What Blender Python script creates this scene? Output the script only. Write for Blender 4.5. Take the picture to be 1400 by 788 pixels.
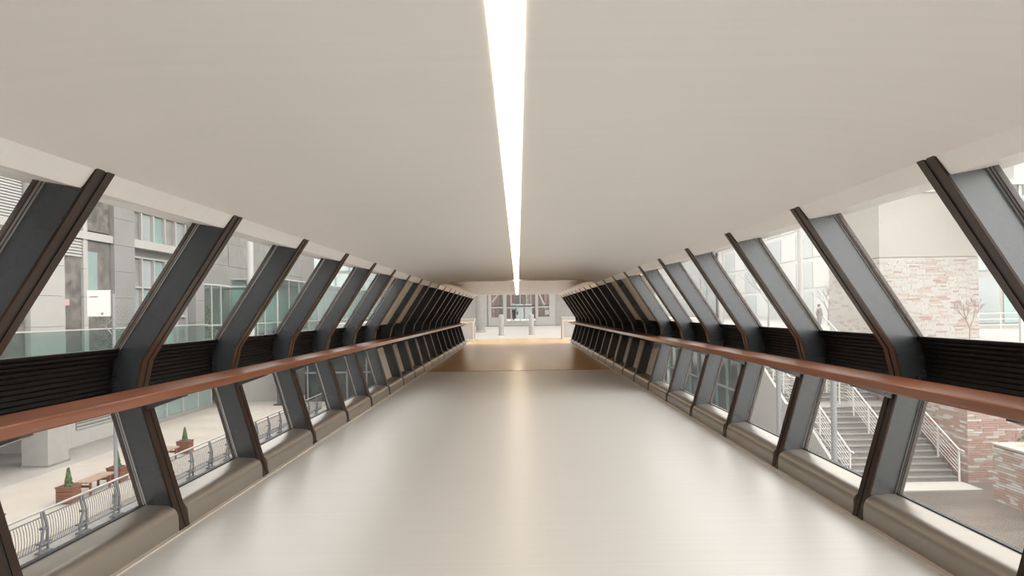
import bpy, bmesh, math, random
from mathutils import Vector, Matrix

random.seed(7)
for o in list(bpy.data.objects):
    bpy.data.objects.remove(o)
scene = bpy.context.scene
col = scene.collection

# ---------------------------------------------------------------- camera
EYE = 1.6
FPX = 1000.0
ROLL = math.radians(0.87)
VPX, VPY = 708.0, 426.0
cam_d = bpy.data.cameras.new('camera')
cam = bpy.data.objects.new('camera', cam_d)
col.objects.link(cam)
cam_d.sensor_width = 36.0
cam_d.lens = 36.0 * FPX / 1400.0
cam_d.shift_x = -(VPX - 700.0) / 1400.0
cam_d.shift_y = (VPY - 394.0) / 1400.0
cam_d.clip_end = 600
cam.location = (0, 0, EYE)
cam.rotation_euler = (math.pi / 2, ROLL, 0)
scene.camera = cam

# ---------------------------------------------------------------- sky (overcast) and exposure
world = bpy.data.worlds.new('overcast_sky')
scene.world = world
world.use_nodes = True
bg = world.node_tree.nodes['Background']
bg.inputs['Color'].default_value = (1.0, 0.985, 0.96, 1)
bg.inputs['Strength'].default_value = 4.15
vs = scene.view_settings
vs.view_transform = 'Standard'
vs.look = 'None'
vs.gamma = 1.0
vs.use_curve_mapping = False
vs.exposure = 0.23
SLOT_STRENGTH = 7.2
SLOT_FAR = 13.0

# ---------------------------------------------------------------- helpers
def tag(o, label=None, cat=None, group=None, kind=None):
    if label: o['label'] = label
    if cat: o['category'] = cat
    if group: o['group'] = group
    if kind: o['kind'] = kind
    return o

def empty(name, loc=(0, 0, 0), label=None, cat=None, group=None, kind=None):
    o = bpy.data.objects.new(name, None)
    o.empty_display_size = 0.2
    o.location = loc
    col.objects.link(o)
    return tag(o, label, cat, group, kind)

def ray(px, py):
    """pixel -> (x, z) slope per metre of depth"""
    dx, up = px - VPX, -(py - VPY)
    return (dx + ROLL * up) / FPX, (up - ROLL * dx) / FPX

def on_x(px, py, X):
    a, b = ray(px, py)
    D = X / a
    return D, EYE + b * D

def on_y(px, py, D):
    a, b = ray(px, py)
    return a * D, EYE + b * D

def on_z(px, py, Z):
    a, b = ray(px, py)
    D = (Z - EYE) / b
    return a * D, D

class MB:
    def __init__(self):
        self.v, self.f, self.m = [], [], []
    def add(self, vs_, fs, mi=0):
        n = len(self.v)
        self.v += [tuple(p) for p in vs_]
        for f in fs:
            self.f.append([i + n for i in f]); self.m.append(mi)
        return self
    def box(self, x0, x1, y0, y1, z0, z1, mi=0):
        return self.add([(x0,y0,z0),(x1,y0,z0),(x1,y1,z0),(x0,y1,z0),(x0,y0,z1),(x1,y0,z1),(x1,y1,z1),(x0,y1,z1)],
                 [(0,3,2,1),(4,5,6,7),(0,1,5,4),(1,2,6,5),(2,3,7,6),(3,0,4,7)], mi)
    def prism_y(self, prof, y0, y1, mi=0):
        n = len(prof)
        vs_ = [(x, y0, z) for x, z in prof] + [(x, y1, z) for x, z in prof]
        fs = [(i, (i+1) % n, n+(i+1) % n, n+i) for i in range(n)]
        fs += [tuple(range(n-1, -1, -1)), tuple(range(n, 2*n))]
        return self.add(vs_, fs, mi)
    def strip_y(self, a, b, y0, y1, mi=0):
        """closed solid between two equal-length polylines a, b (x,z), swept in y (quads only)"""
        n = len(a)
        vs_ = []
        for (p, q) in zip(a, b):
            vs_ += [(p[0],y0,p[1]), (p[0],y1,p[1]), (q[0],y1,q[1]), (q[0],y0,q[1])]
        fs = []
        for i in range(n-1):
            k = 4*i
            for j in range(4):
                fs.append((k+j, k+(j+1) % 4, k+4+(j+1) % 4, k+4+j))
        fs += [(3,2,1,0), (4*n-4, 4*n-3, 4*n-2, 4*n-1)]
        return self.add(vs_, fs, mi)
    def tube(self, p, q, r, n=8, r2=None, mi=0):
        p, q = Vector(p), Vector(q)
        d = (q - p).normalized()
        u = d.orthogonal().normalized(); w = d.cross(u)
        r2 = r if r2 is None else r2
        vs_ = []
        for c, rr in ((p, r), (q, r2)):
            for i in range(n):
                a = 2*math.pi*i/n
                vs_.append(c + (u*math.cos(a) + w*math.sin(a))*rr)
        fs = [(i, (i+1) % n, n+(i+1) % n, n+i) for i in range(n)]
        fs += [tuple(range(n-1, -1, -1)), tuple(range(n, 2*n))]
        return self.add(vs_, fs, mi)
    def lathe(self, prof, cx, cy, n=16, mi=0):
        vs_, fs = [], []
        m = len(prof)
        for r, z in prof:
            for i in range(n):
                a = 2*math.pi*i/n
                vs_.append((cx + r*math.cos(a), cy + r*math.sin(a), z))
        for k in range(m-1):
            for i in range(n):
                fs.append((k*n+i, k*n+(i+1) % n, (k+1)*n+(i+1) % n, (k+1)*n+i))
        fs += [tuple(range(n-1, -1, -1)), tuple(range((m-1)*n, m*n))]
        return self.add(vs_, fs, mi)
    def mesh(self, name, mats, smooth=False):
        me = bpy.data.meshes.new(name)
        me.from_pydata(self.v, [], self.f)
        for mm in (mats if isinstance(mats, (list, tuple)) else [mats]):
            me.materials.append(mm)
        me.polygons.foreach_set('material_index', self.m)
        bm = bmesh.new(); bm.from_mesh(me)
        bmesh.ops.recalc_face_normals(bm, faces=bm.faces)
        bm.to_mesh(me); bm.free()
        if smooth:
            for p in me.polygons: p.use_smooth = True
            me.set_sharp_from_angle(angle=math.radians(35))
        return me
    def build(self, name, mats, parent=None, smooth=False, bevel=0, **tags):
        o = bpy.data.objects.new(name, self.mesh(name, mats, smooth))
        col.objects.link(o)
        if parent: o.parent = parent
        if bevel:
            b = o.modifiers.new('bevel', 'BEVEL'); b.width = bevel; b.segments = 2; b.limit_method = 'ANGLE'
        return tag(o, **tags) if tags else o

def put(name, me, parent, loc=(0, 0, 0), **tags):
    o = bpy.data.objects.new(name, me)
    o.location = loc
    col.objects.link(o)
    if parent: o.parent = parent
    return tag(o, **tags) if tags else o

# ---------------------------------------------------------------- materials
MATS = {}
def mat(name, color, rough=0.5, metal=0.0, var=0.06, scale=(3, 3, 3), bump=0.0, spec=0.5, emit=None, coat=0.0, detail=4):
    m = bpy.data.materials.new(name); m.use_nodes = True
    nt = m.node_tree; b = nt.nodes['Principled BSDF']
    tc = nt.nodes.new('ShaderNodeTexCoord'); mp = nt.nodes.new('ShaderNodeMapping')
    mp.inputs['Scale'].default_value = scale
    nz = nt.nodes.new('ShaderNodeTexNoise'); nz.inputs['Scale'].default_value = 1.0; nz.inputs['Detail'].default_value = detail
    nt.links.new(tc.outputs['Object'], mp.inputs['Vector']); nt.links.new(mp.outputs['Vector'], nz.inputs['Vector'])
    cr = nt.nodes.new('ShaderNodeValToRGB')
    lo = [max(0, c*(1-var)) for c in color]; hi = [min(1, c*(1+var)) for c in color]
    cr.color_ramp.elements[0].position = 0.3; cr.color_ramp.elements[1].position = 0.7
    cr.color_ramp.elements[0].color = (*lo, 1); cr.color_ramp.elements[1].color = (*hi, 1)
    nt.links.new(nz.outputs['Fac'], cr.inputs['Fac']); nt.links.new(cr.outputs['Color'], b.inputs['Base Color'])
    b.inputs['Roughness'].default_value = rough; b.inputs['Metallic'].default_value = metal
    b.inputs['Specular IOR Level'].default_value = spec
    b.inputs['Coat Weight'].default_value = coat
    if bump:
        bp = nt.nodes.new('ShaderNodeBump'); bp.inputs['Strength'].default_value = bump; bp.inputs['Distance'].default_value = 0.01
        nt.links.new(nz.outputs['Fac'], bp.inputs['Height']); nt.links.new(bp.outputs['Normal'], b.inputs['Normal'])
    if emit:
        b.inputs['Emission Color'].default_value = (*emit[0], 1); b.inputs['Emission Strength'].default_value = emit[1]
    MATS[name] = m
    return m

def glass_mat(name, tint, veil=0.0, f0=0.04, veilcol=(0.8, 0.82, 0.82), rough=0.3, refl=True):
    """sheet glass: clear transmission, fresnel reflection, a faint pale veil that scatters"""
    m = bpy.data.materials.new(name); m.use_nodes = True
    nt = m.node_tree; nt.nodes.clear()
    out = nt.nodes.new('ShaderNodeOutputMaterial')
    tr = nt.nodes.new('ShaderNodeBsdfTransparent'); tr.inputs['Color'].default_value = (*tint, 1)
    gl = nt.nodes.new('ShaderNodeBsdfGlossy'); gl.inputs['Roughness'].default_value = rough
    lw = nt.nodes.new('ShaderNodeLayerWeight')
    pw = nt.nodes.new('ShaderNodeMath'); pw.operation = 'POWER'; pw.inputs[1].default_value = 5.0
    fr = nt.nodes.new('ShaderNodeMath'); fr.operation = 'MULTIPLY_ADD'; fr.inputs[1].default_value = 0.45; fr.inputs[2].default_value = f0
    nt.links.new(lw.outputs['Facing'], pw.inputs[0]); nt.links.new(pw.outputs[0], fr.inputs[0])
    mx = nt.nodes.new('ShaderNodeMixShader')
    nt.links.new(fr.outputs[0], mx.inputs[0]); nt.links.new(tr.outputs[0], mx.inputs[1]); nt.links.new(gl.outputs[0], mx.inputs[2])
    last = mx if refl else tr
    if veil:
        df = nt.nodes.new('ShaderNodeBsdfTranslucent'); df.inputs['Color'].default_value = (*veilcol, 1)
        tc = nt.nodes.new('ShaderNodeTexCoord')
        nz = nt.nodes.new('ShaderNodeTexNoise'); nz.inputs['Scale'].default_value = 2.0
        nt.links.new(tc.outputs['Object'], nz.inputs['Vector'])
        mr = nt.nodes.new('ShaderNodeMapRange')
        mr.inputs['From Min'].default_value = 0.3; mr.inputs['From Max'].default_value = 0.7
        mr.inputs['To Min'].default_value = veil*0.8; mr.inputs['To Max'].default_value = veil*1.2
        nt.links.new(nz.outputs['Fac'], mr.inputs['Value'])
        m2 = nt.nodes.new('ShaderNodeMixShader')
        nt.links.new(mr.outputs[0], m2.inputs[0]); nt.links.new(mx.outputs[0], m2.inputs[1]); nt.links.new(df.outputs[0], m2.inputs[2])
        last = m2
    nt.links.new(last.outputs[0], out.inputs['Surface'])
    MATS[name] = m
    return m

M = MATS
mat('floor_pale', (0.685, 0.672, 0.65), 0.36, var=0.03, scale=(0.12, 26, 1), bump=0.03, spec=0.5, detail=6)
mat('floor_far_warm_light', (0.53, 0.34, 0.155), 0.25, var=0.06, scale=(0.2, 20, 1), bump=0.03, spec=0.5)  # warm slot light and reflections put into the brown base colour
mat('ceiling_panel', (0.925, 0.907, 0.882), 0.42, var=0.012, scale=(0.1, 24, 1), bump=0.012, spec=0.5, detail=6)
mat('ceiling_far', (0.88, 0.86, 0.83), 0.20, var=0.012, scale=(0.1, 24, 1), bump=0.01, spec=0.6, detail=6)
mat('fascia_cream', (0.80, 0.77, 0.72), 0.45, var=0.02)
mat('rib_paint', (0.026, 0.030, 0.033), 0.27, var=0.06, spec=1.0)
mat('rib_flange', (0.034, 0.017, 0.009), 0.30, var=0.15, scale=(2, 2, 1), spec=0.30)
mat('rib_groove', (0.010, 0.009, 0.008), 0.6)
mat('silver_bead', (0.50, 0.50, 0.49), 0.35, metal=0.7)
mat('gasket', (0.02, 0.02, 0.02), 0.6)
mat('bead_bronze', (0.045, 0.028, 0.020), 0.35)
mat('louvre_black', (0.006, 0.0055, 0.005), 0.5, spec=0.3)
mat('louvre_slat', (0.009, 0.007, 0.006), 0.5, spec=0.2)
mat('sill_metal', (0.31, 0.275, 0.235), 0.36, metal=0.55, var=0.04, scale=(1, 6, 6))
mat('rail_wood', (0.25, 0.078, 0.030), 0.30, var=0.25, scale=(22, 0.9, 22), spec=0.5, coat=0.6)
mat('rail_pale', (0.62, 0.50, 0.40), 0.3, var=0.08, scale=(12, 0.6, 12))
mat('panel_beige', (0.60, 0.54, 0.46), 0.5, var=0.04)
mat('edge_strip', (0.66, 0.60, 0.54), 0.4, var=0.03)
mat('joint_dark', (0.10, 0.08, 0.06), 0.5)
mat('slot_diffuser', (0.9, 0.88, 0.84), 0.5, emit=((1.0, 0.84, 0.64), SLOT_STRENGTH))
mat('slot_diffuser_far', (0.9, 0.88, 0.84), 0.5, emit=((1.0, 0.80, 0.54), SLOT_FAR))
mat('white_metal', (0.36, 0.35, 0.335), 0.4, var=0.03)
mat('white_paint', (0.36, 0.345, 0.325), 0.6, var=0.05)
mat('lobby_floor', (0.42, 0.40, 0.375), 0.35, var=0.04, scale=(1, 3, 1))
mat('street_paving', (0.335, 0.295, 0.255), 0.8, var=0.08, scale=(0.6, 0.6, 1))
mat('street_grey', (0.26, 0.24, 0.22), 0.7, var=0.08, scale=(0.6, 0.6, 1))
mat('kerb_stone', (0.24, 0.225, 0.21), 0.8)
mat('stone_pale', (0.155, 0.152, 0.143), 0.6, var=0.10, scale=(0.8, 0.8, 0.8))
mat('stone_white', (0.28, 0.267, 0.25), 0.6, var=0.06)
mat('stone_rough', (0.085, 0.075, 0.065), 0.8, var=0.7, scale=(4, 2.2, 3), bump=0.4, detail=8)
mat('stone_dark', (0.06, 0.06, 0.06), 0.7, var=0.3, scale=(3, 3, 3))
mat('stone_mid', (0.16, 0.152, 0.14), 0.7, var=0.3, scale=(0.35, 1.4, 1.2), detail=8)
mat('glass_teal', (0.19, 0.26, 0.245), 0.12, var=0.15, scale=(0.5, 0.5, 0.5), spec=0.6)
mat('glass_pale', (0.24, 0.265, 0.26), 0.15, var=0.15, scale=(0.5, 0.5, 0.5))
mat('glass_dark', (0.020, 0.030, 0.030), 0.08, var=0.4, spec=0.6)
mat('grille', (0.30, 0.29, 0.275), 0.5)
mat('grille_gap', (0.16, 0.155, 0.15), 0.7)
mat('fence_steel', (0.11, 0.11, 0.115), 0.5)
mat('fence_rail', (0.30, 0.29, 0.28), 0.4, metal=0.3)
mat('planter_wood', (0.15, 0.055, 0.030), 0.5, var=0.25, scale=(8, 8, 1.5))
mat('bench_top', (0.30, 0.21, 0.16), 0.5, var=0.2, scale=(8, 1.5, 8))
mat('shrub_green', (0.065, 0.10, 0.030), 0.7, var=0.5, scale=(14, 14, 14))
mat('sign_white', (0.62, 0.60, 0.58), 0.5, var=0.02)
mat('sign_grey', (0.22, 0.21, 0.21), 0.5)
mat('sign_pink', (0.40, 0.24, 0.24), 0.5)
mat('pole_grey', (0.19, 0.19, 0.195), 0.45, var=0.08)
mat('plaza_wet', (0.10, 0.084, 0.07), 0.28, var=0.25, scale=(0.25, 1.6, 1), bump=0.03, spec=0.5, detail=6)
mat('step_stone', (0.175, 0.16, 0.145), 0.45, var=0.18, scale=(0.5, 3, 3))
mat('step_nose', (0.085, 0.08, 0.075), 0.6)
mat('landing_pale', (0.31, 0.285, 0.26), 0.6)
mat('rail_white', (0.50, 0.475, 0.45), 0.35, metal=0.0)
mat('mortar', (0.30, 0.26, 0.23), 0.85)
mat('brick_pink', (0.29, 0.175, 0.14), 0.8, var=0.10)
mat('brick_rose', (0.31, 0.215, 0.18), 0.8, var=0.08)
mat('brick_tan', (0.355, 0.30, 0.26), 0.8, var=0.06)
mat('haze_white', (0.43, 0.42, 0.40), 0.7, var=0.03)  # whitish haze put into the colour of the far offices
mat('office_pane', (0.35, 0.36, 0.355), 0.3, var=0.05)
mat('brick_white', (0.40, 0.375, 0.345), 0.8, var=0.05)
mat('cladding_cream', (0.315, 0.29, 0.26), 0.7, var=0.03)
mat('twig', (0.20, 0.13, 0.11), 0.8)
mat('twig_grey', (0.24, 0.225, 0.21), 0.8)
mat('leaf_green', (0.12, 0.15, 0.075), 0.7, var=0.3, scale=(10, 10, 10))
mat('brownstone', (0.13, 0.095, 0.085), 0.8, var=0.25, scale=(1, 1, 3))
mat('skin', (0.45, 0.29, 0.21), 0.5)
mat('hair_dark', (0.03, 0.022, 0.018), 0.6)
mat('cloth_teal', (0.16, 0.21, 0.20), 0.8)
mat('cloth_black', (0.015, 0.016, 0.018), 0.8)
mat('cloth_grey', (0.17, 0.165, 0.16), 0.8)
mat('shoe_dark', (0.02, 0.018, 0.016), 0.5)
glass_mat('window_glass', (0.955, 0.965, 0.96), veil=0.035, f0=0.025)
glass_mat('pane_back', (0.99, 0.995, 0.99), refl=False)
glass_mat('clear_glass', (0.95, 0.965, 0.96), f0=0.01)
glass_mat('balustrade_glass', (0.80, 0.885, 0.86), f0=0.02)

# ---------------------------------------------------------------- bridge section
S_RIB, D0, RIB_W = 1.776, 3.66, 0.16
I_FIRST, I_LAST, I_OPEN = -3, 18, 6          # bays below I_OPEN are glazed
Y_BACK, Y_JOINT, Y_END = -6.5, 19.75, 43.0
K = Vector((2.865, 1.16)); A_ = Vector((2.057, 2.40)); B_ = Vector((2.515, -0.05))
def path(off, r0=0.22, n=8):
    u1 = (A_ - K).normalized(); u2 = (B_ - K).normalized()
    n1 = Vector((-u1.y, u1.x)); n1 = n1 if n1.x > 0 else -n1
    n2 = Vector((-u2.y, u2.x)); n2 = n2 if n2.x > 0 else -n2
    Ko = K + (n1 + n2) * (off / (1 + n1.dot(n2)))
    a, b = A_ + n1*off, B_ + n2*off
    r = r0 + off
    half = 0.5 * math.acos(max(-1, min(1, u1.dot(u2))))
    t = r / math.tan(half)
    p1, p2 = Ko + u1*t, Ko + u2*t
    c = p1 - n1*r
    a1 = math.atan2(p1.y - c.y, p1.x - c.x); a2 = math.atan2(p2.y - c.y, p2.x - c.x)
    pts = [a] + [c + Vector((math.cos(a1 + (a2-a1)*k/n), math.sin(a1 + (a2-a1)*k/n)))*r for k in range(n+1)] + [b]
    return [(p.x, p.y) for p in pts]
def clip(pts, zlo, zhi):
    def at(z):
        for (p, q) in zip(pts, pts[1:]):
            if p[1] >= z >= q[1]:
                t = (p[1]-z)/(p[1]-q[1]) if p[1] != q[1] else 0
                return (p[0] + (q[0]-p[0])*t, z)
        return pts[0] if z > pts[0][1] else pts[-1]
    return [at(zhi)] + [p for p in pts if zlo < p[1] < zhi] + [at(zlo)]
def mir(pts, s): return [(p[0]*s, p[1]) for p in pts]
def band(off1, off2, zlo, zhi, s):
    a = clip(path(off1), zlo, zhi); b = clip(path(off2), zlo, zhi)
    n = 12
    def res(pts):
        L = [0]
        for p, q in zip(pts, pts[1:]): L.append(L[-1] + math.hypot(q[0]-p[0], q[1]-p[1]))
        out = []
        for k in range(n+1):
            d = L[-1]*k/n
            for j in range(len(pts)-1):
                if L[j+1] >= d - 1e-9:
                    t = (d - L[j])/max(1e-9, L[j+1]-L[j]); break
            out.append((pts[j][0]+(pts[j+1][0]-pts[j][0])*t, pts[j][1]+(pts[j+1][1]-pts[j][1])*t))
        return out
    return mir(res(a), s), mir(res(b), s)
def rib_y(i): return D0 + S_RIB*i
Z_SILL, Z_LOW, Z_UP, Z_TOP = 0.20, 0.985, 1.36, 2.30
SIDES = ((-1, 'left'), (1, 'right'))

# floor (two bridge decks with an expansion joint), lobby beyond
fl = MB().box(-2.72, 2.72, Y_BACK, Y_JOINT, -0.25, 0).build('floor', M['floor_pale'])
tag(fl, 'pale satin walkway floor with fine cross ribs, up to the dark joint', 'floor', kind='structure')
fl2 = MB().box(-2.72, 2.72, Y_JOINT + 0.05, Y_END, -0.25, 0).build('floor', M['floor_far_warm_light'])
tag(fl2, 'stretch of walkway floor past the dark joint, coloured with warm brown light', 'floor', kind='structure')
tag(MB().box(-2.6, 2.6, Y_JOINT, Y_JOINT + 0.05, -0.2, 0.004).build('trim_1', M['joint_dark']), 'dark expansion joint strip across the walkway floor', 'trim', kind='structure')
for k, (s, nm) in enumerate(SIDES):
    tag(MB().box(min(s*2.50, s*2.555), max(s*2.50, s*2.555), Y_BACK, 36.2, 0, 0.008).build('trim_%d' % (k+2), M['edge_strip']),
        'thin beige edging strip along the %s edge of the walkway floor' % ('street-side' if s < 0 else 'stair-side'), 'trim', kind='structure')

# ceiling: flat centre that curves down to the window heads, fascia and soffit, slot for the light
SLOT = {-1: -0.077, 1: 0.033}
def ceil_profile(s, zc, xf):
    pts = [(SLOT[s], zc), (s*xf, zc)]
    for k in range(1, 9):
        t = k/8.0
        pts.append((s*(xf + (2.09 - xf)*t), zc - (zc - 2.348)*t*t))
    pts += [(s*2.104, 2.344), (s*2.166, 2.262), (s*2.178, 2.252), (s*2.40, 2.292), (s*2.52, 2.30), (s*2.52, 2.75), (SLOT[s], 2.75)]
    return pts
def ceil_mesh(y0, y1, zc, xf, label):
    e = empty('ceiling', (0, 0, 0), label, 'ceiling', kind='structure')
    for s, nm in SIDES:
        MB().prism_y(ceil_profile(s, zc, xf), y0, y1).build('ceiling_panel', M['ceiling_panel' if zc > 2.45 else 'ceiling_far'], e, smooth=True)
    return e
ceil_mesh(Y_BACK, Y_JOINT, 2.47, 1.15, 'cream curved ceiling with fine cross lines over the glazed walkway')
ceil_mesh(Y_JOINT, 35.8, 2.42, 1.85, 'cream flat ceiling over the closed far half of the walkway')
for y0, y1, zc, lb in ((Y_BACK, Y_JOINT, 2.47, 'long warm white light slot in the ceiling above the pale floor'),
                   (Y_JOINT, 35.8, 2.42, 'warm white light slot in the ceiling past the joint line')):
    e = empty('ceiling_light', (0, (y0+y1)/2, zc), lb, 'light', 'ceiling slot lights')
    attach_ = Matrix.Translation((0, -(y0+y1)/2, -zc))
    o = MB().box(SLOT[-1], SLOT[1], y0, y1, zc - 0.003, zc + 0.05).build('diffuser', M['slot_diffuser' if zc > 2.45 else 'slot_diffuser_far'])
    o.parent = e; o.matrix_parent_inverse = attach_
    h = MB().box(SLOT[-1], SLOT[1], y0, y1, zc + 0.051, zc + 0.12).build('housing', M['white_metal'])
    h.parent = e; h.matrix_parent_inverse = attach_
# back end of the walkway, behind the photographer
tag(MB().box(-2.9, 2.9, Y_BACK - 0.2, Y_BACK, -0.25, 2.75).build('wall_back', M['fascia_cream']), 'pale end wall of the walkway behind the viewpoint', 'wall', kind='structure')

# walls (empties that hold spandrels and closed panels), baseboards (sill covers)
walls, bases = {}, {}
for s, nm in SIDES:
    view = 'street with planters' if s < 0 else 'wet plaza and stairs'
    walls[s] = empty('wall_%s' % nm, (s*2.9, 0, 0), 'folded bridge wall of black louvre bands and beige panels beside the %s' % view, 'wall', kind='structure')
    bases[s] = empty('baseboard_%s' % nm, (s*2.6, 0, 0), 'rounded grey metal sill covers along the floor beside the %s' % view, 'sill', kind='structure')
def attach(o, e):
    o.parent = e; o.matrix_parent_inverse = Matrix.Translation(-e.location)
    return o

# shared meshes per side (built around y = 0, one bay long)
BAY0, BAY1 = RIB_W, S_RIB
rib_mesh, bay_mesh = {}, {}
for s, nm in SIDES:
    zt, zb = 2.392, 0.0
    r = {}
    a, b = band(0.014, 0.195, zb, zt, s); r['web'] = MB().strip_y(a, b, 0.0, RIB_W).mesh('web', M['rib_paint'], True)
    a, b = band(0.0, 0.014, zb, zt, s)
    r['flange1'] = MB().strip_y(a, b, 0.0, 0.066).mesh('flange', M['rib_flange'], True)
    r['flange2'] = MB().strip_y(a, b, 0.094, RIB_W).mesh('flange', M['rib_flange'], True)
    a, b = band(0.005, 0.0145, zb, zt, s); r['groove'] = MB().strip_y(a, b, 0.066, 0.094).mesh('groove', M['rib_groove'], True)
    tri = [(s*2.80, 1.008), (s*2.52, 1.008), (s*2.52, 0.995), (s*2.795, 0.90)]
    r['bracket'] = MB().prism_y(tri, 0.03, 0.13).mesh('bracket', M['rib_paint'])
    bl = MB(); bu = MB()
    for lo, hi, mb in ((Z_UP, Z_TOP, 0), (Z_SILL, Z_LOW, 1)):
        a, b = band(0.195, 0.222, lo, hi, s)
        (bu if mb == 0 else bl).strip_y(a, b, -0.030, -0.012, 0)
        (bu if mb == 0 else bl).strip_y(a, b, -0.012, 0.0, 1)
        (bu if mb == 0 else bl).strip_y(a, b, -0.038, -0.030, 2)
        a, b = band(0.185, 0.195, lo, hi, s)
        (bu if mb == 0 else bl).strip_y(a, b, -0.004, 0.0, 0)
    r['bead_u'] = bu.mesh('glazing_bead', [M['silver_bead'], M['gasket'], M['bead_bronze']])
    r['bead_l'] = bl.mesh('glazing_bead', [M['silver_bead'], M['gasket'], M['bead_bronze']])
    rib_mesh[s] = r
    m = {}
    for key, lo, hi in (('up', Z_UP, Z_TOP), ('low', Z_SILL, Z_LOW)):
        a, b = band(0.200, 0.212, lo, hi, s)
        m[key] = MB().strip_y([a[0], a[-1]], [b[0], b[-1]], BAY0, BAY1)
        m[key].m = [0] + [1]*(len(m[key].f) - 1)          # the room-side face carries veil and reflection
        m[key] = m[key].mesh('glass_pane', [M['window_glass'], M['pane_back']])
        f = MB()
        a, b = band(0.190, 0.225, lo, lo + 0.010, s); f.strip_y([a[0], a[-1]], [b[0], b[-1]], BAY0, BAY1)
        a, b = band(0.200, 0.225, hi - 0.008, hi, s); f.strip_y([a[0], a[-1]], [b[0], b[-1]], BAY0, BAY1)
        a, b = band(0.190, 0.225, lo, hi, s); f.strip_y([a[0], a[-1]], [b[0], b[-1]], BAY0, BAY0 + 0.02)
        m[key + 'f'] = f.mesh('window_frame', M['gasket'])
        a, b = band(0.196 if key == 'low' else 0.12, 0.215, lo, hi, s)
        m[key + 'p'] = MB().strip_y([a[0], a[-1]], [b[0], b[-1]], BAY0, BAY1).mesh('wall_panel', M['panel_beige'])
    for key, lo, hi in (('up', Z_UP, Z_TOP), ('low', Z_SILL, Z_LOW)):
        a, b = band(0.196, 0.215, lo, hi, s)
        m[key + 'd'] = MB().strip_y([a[0], a[-1]], [b[0], b[-1]], BAY0, BAY1).mesh('wall_panel', M['louvre_black'])
    a, b = band(0.197, 0.235, Z_LOW - 0.01, Z_UP + 0.004, s)
    m['span'] = MB().strip_y(a, b, 0.0, BAY1).mesh('louvre_panel', M['louvre_black'], True)
    sl = MB()
    P = clip(path(0.198), Z_LOW + 0.02, Z_UP - 0.025); P2 = clip(path(0.176), Z_LOW + 0.02, Z_UP - 0.025)
    def samp(pts, n):
        L = [0]
        for p, q in zip(pts, pts[1:]): L.append(L[-1] + math.hypot(q[0]-p[0], q[1]-p[1]))
        out = []
        for k in range(n):
            d = L[-1]*k/(n-1)
            j = max(i for i in range(len(pts)-1) if L[i] <= d + 1e-9)
            t = (d - L[j])/(L[j+1]-L[j])
            out.append((pts[j][0]+(pts[j+1][0]-pts[j][0])*t, pts[j][1]+(pts[j+1][1]-pts[j][1])*t))
        return out
    for p, q in zip(samp(P, 11), samp(P2, 11)):
        sl.prism_y([(s*p[0], p[1]+0.006), (s*q[0], q[1]-0.002), (s*q[0], q[1]-0.008), (s*p[0], p[1]-0.002)], BAY0 + 0.06, BAY1 - 0.02)
    m['slats'] = sl.mesh('louvre_slats', M['louvre_slat'])
    # sill cover: rounded nose
    prof = [(2.540, 0.0), (2.545, 0.10)]
    for k in range(1, 8):
        t = math.pi/2*k/7
        prof.append((2.545 + 0.095*(1-math.cos(t)), 0.10 + 0.095*math.sin(t)))
    prof += [(2.80, 0.203), (2.83, 0.203), (2.83, 0.0)]
    m['sill'] = MB().prism_y(mir(prof, s), BAY0, BAY1).mesh('sill_cover', M['sill_metal'], True)
    bay_mesh[s] = m

ORD = ['first', 'second', 'third', 'fourth', 'fifth', 'sixth', 'seventh', 'eighth', 'ninth', 'tenth', 'eleventh', 'twelfth', 'thirteenth']
wn = 0
for s, nm in SIDES:
    sub = 'street side' if s < 0 else 'stair side'
    for i in range(I_FIRST, I_LAST + 1):
        y = rib_y(i)
        glazed = i <= I_OPEN
        place = ORD[I_OPEN - i] if glazed else ORD[i - I_OPEN - 1]
        sd_ = 'street side' if s < 0 else 'stair side'
        if glazed:
            lb = '%s steel rib between glazed bays, %s back from the beige closed wall, %s' % ('black' if s < 0 else 'grey', place, sd_)
        else:
            lb = 'black steel rib along the beige closed wall, %s after the last window, %s' % (place, sd_)
        gp = '%s ribs of the %s' % ('glazed part' if glazed else 'closed part', sub)
        e = empty('bridge_rib', (0, y, 0), lb, 'rib', gp)
        e.location = (0, y, 0)
        r = rib_mesh[s]
        put('web', r['web'], e)
        put('flange', r['flange1'], e); put('flange', r['flange2'], e); put('groove', r['groove'], e)
        put('bracket', r['bracket'], e)
        if i <= I_OPEN:
            put('glazing_bead', r['bead_u'], e, label='silver and bronze glazing bead')
            put('glazing_bead', r['bead_l'], e, label='silver and bronze glazing bead')
    for i in range(I_FIRST, I_LAST):
        y = rib_y(i); m = bay_mesh[s]
        attach(put('sill_cover', m['sill'], None, (0, y, 0)), bases[s])
        lp = attach(put('louvre_panel', m['span'], None, (0, y, 0)), walls[s])
        put('louvre_slats', m['slats'], lp, kind='stuff')
        if i < I_OPEN:
            for key, word in (('up', 'upper'), ('low', 'lower')):
                wn += 1
                w = empty('window_%d' % wn, (0, y, 0), '%s slanted glass window of the bridge facing the %s' % (word, 'street with planters' if s < 0 else 'plaza stairs'),
                          'window', '%s windows of the %s' % (word, sub), 'structure')
                put('glass_pane', m[key], w); put('window_frame', m[key + 'f'], w)
        else:
            for key in ('up', 'low'):
                pale = i < (8 if key == 'up' else 11)
                attach(put('wall_panel', m[key + ('p' if pale else 'd')], None, (0, y, 0), label='beige closed panel' if pale else 'black closed panel'), walls[s])

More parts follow.
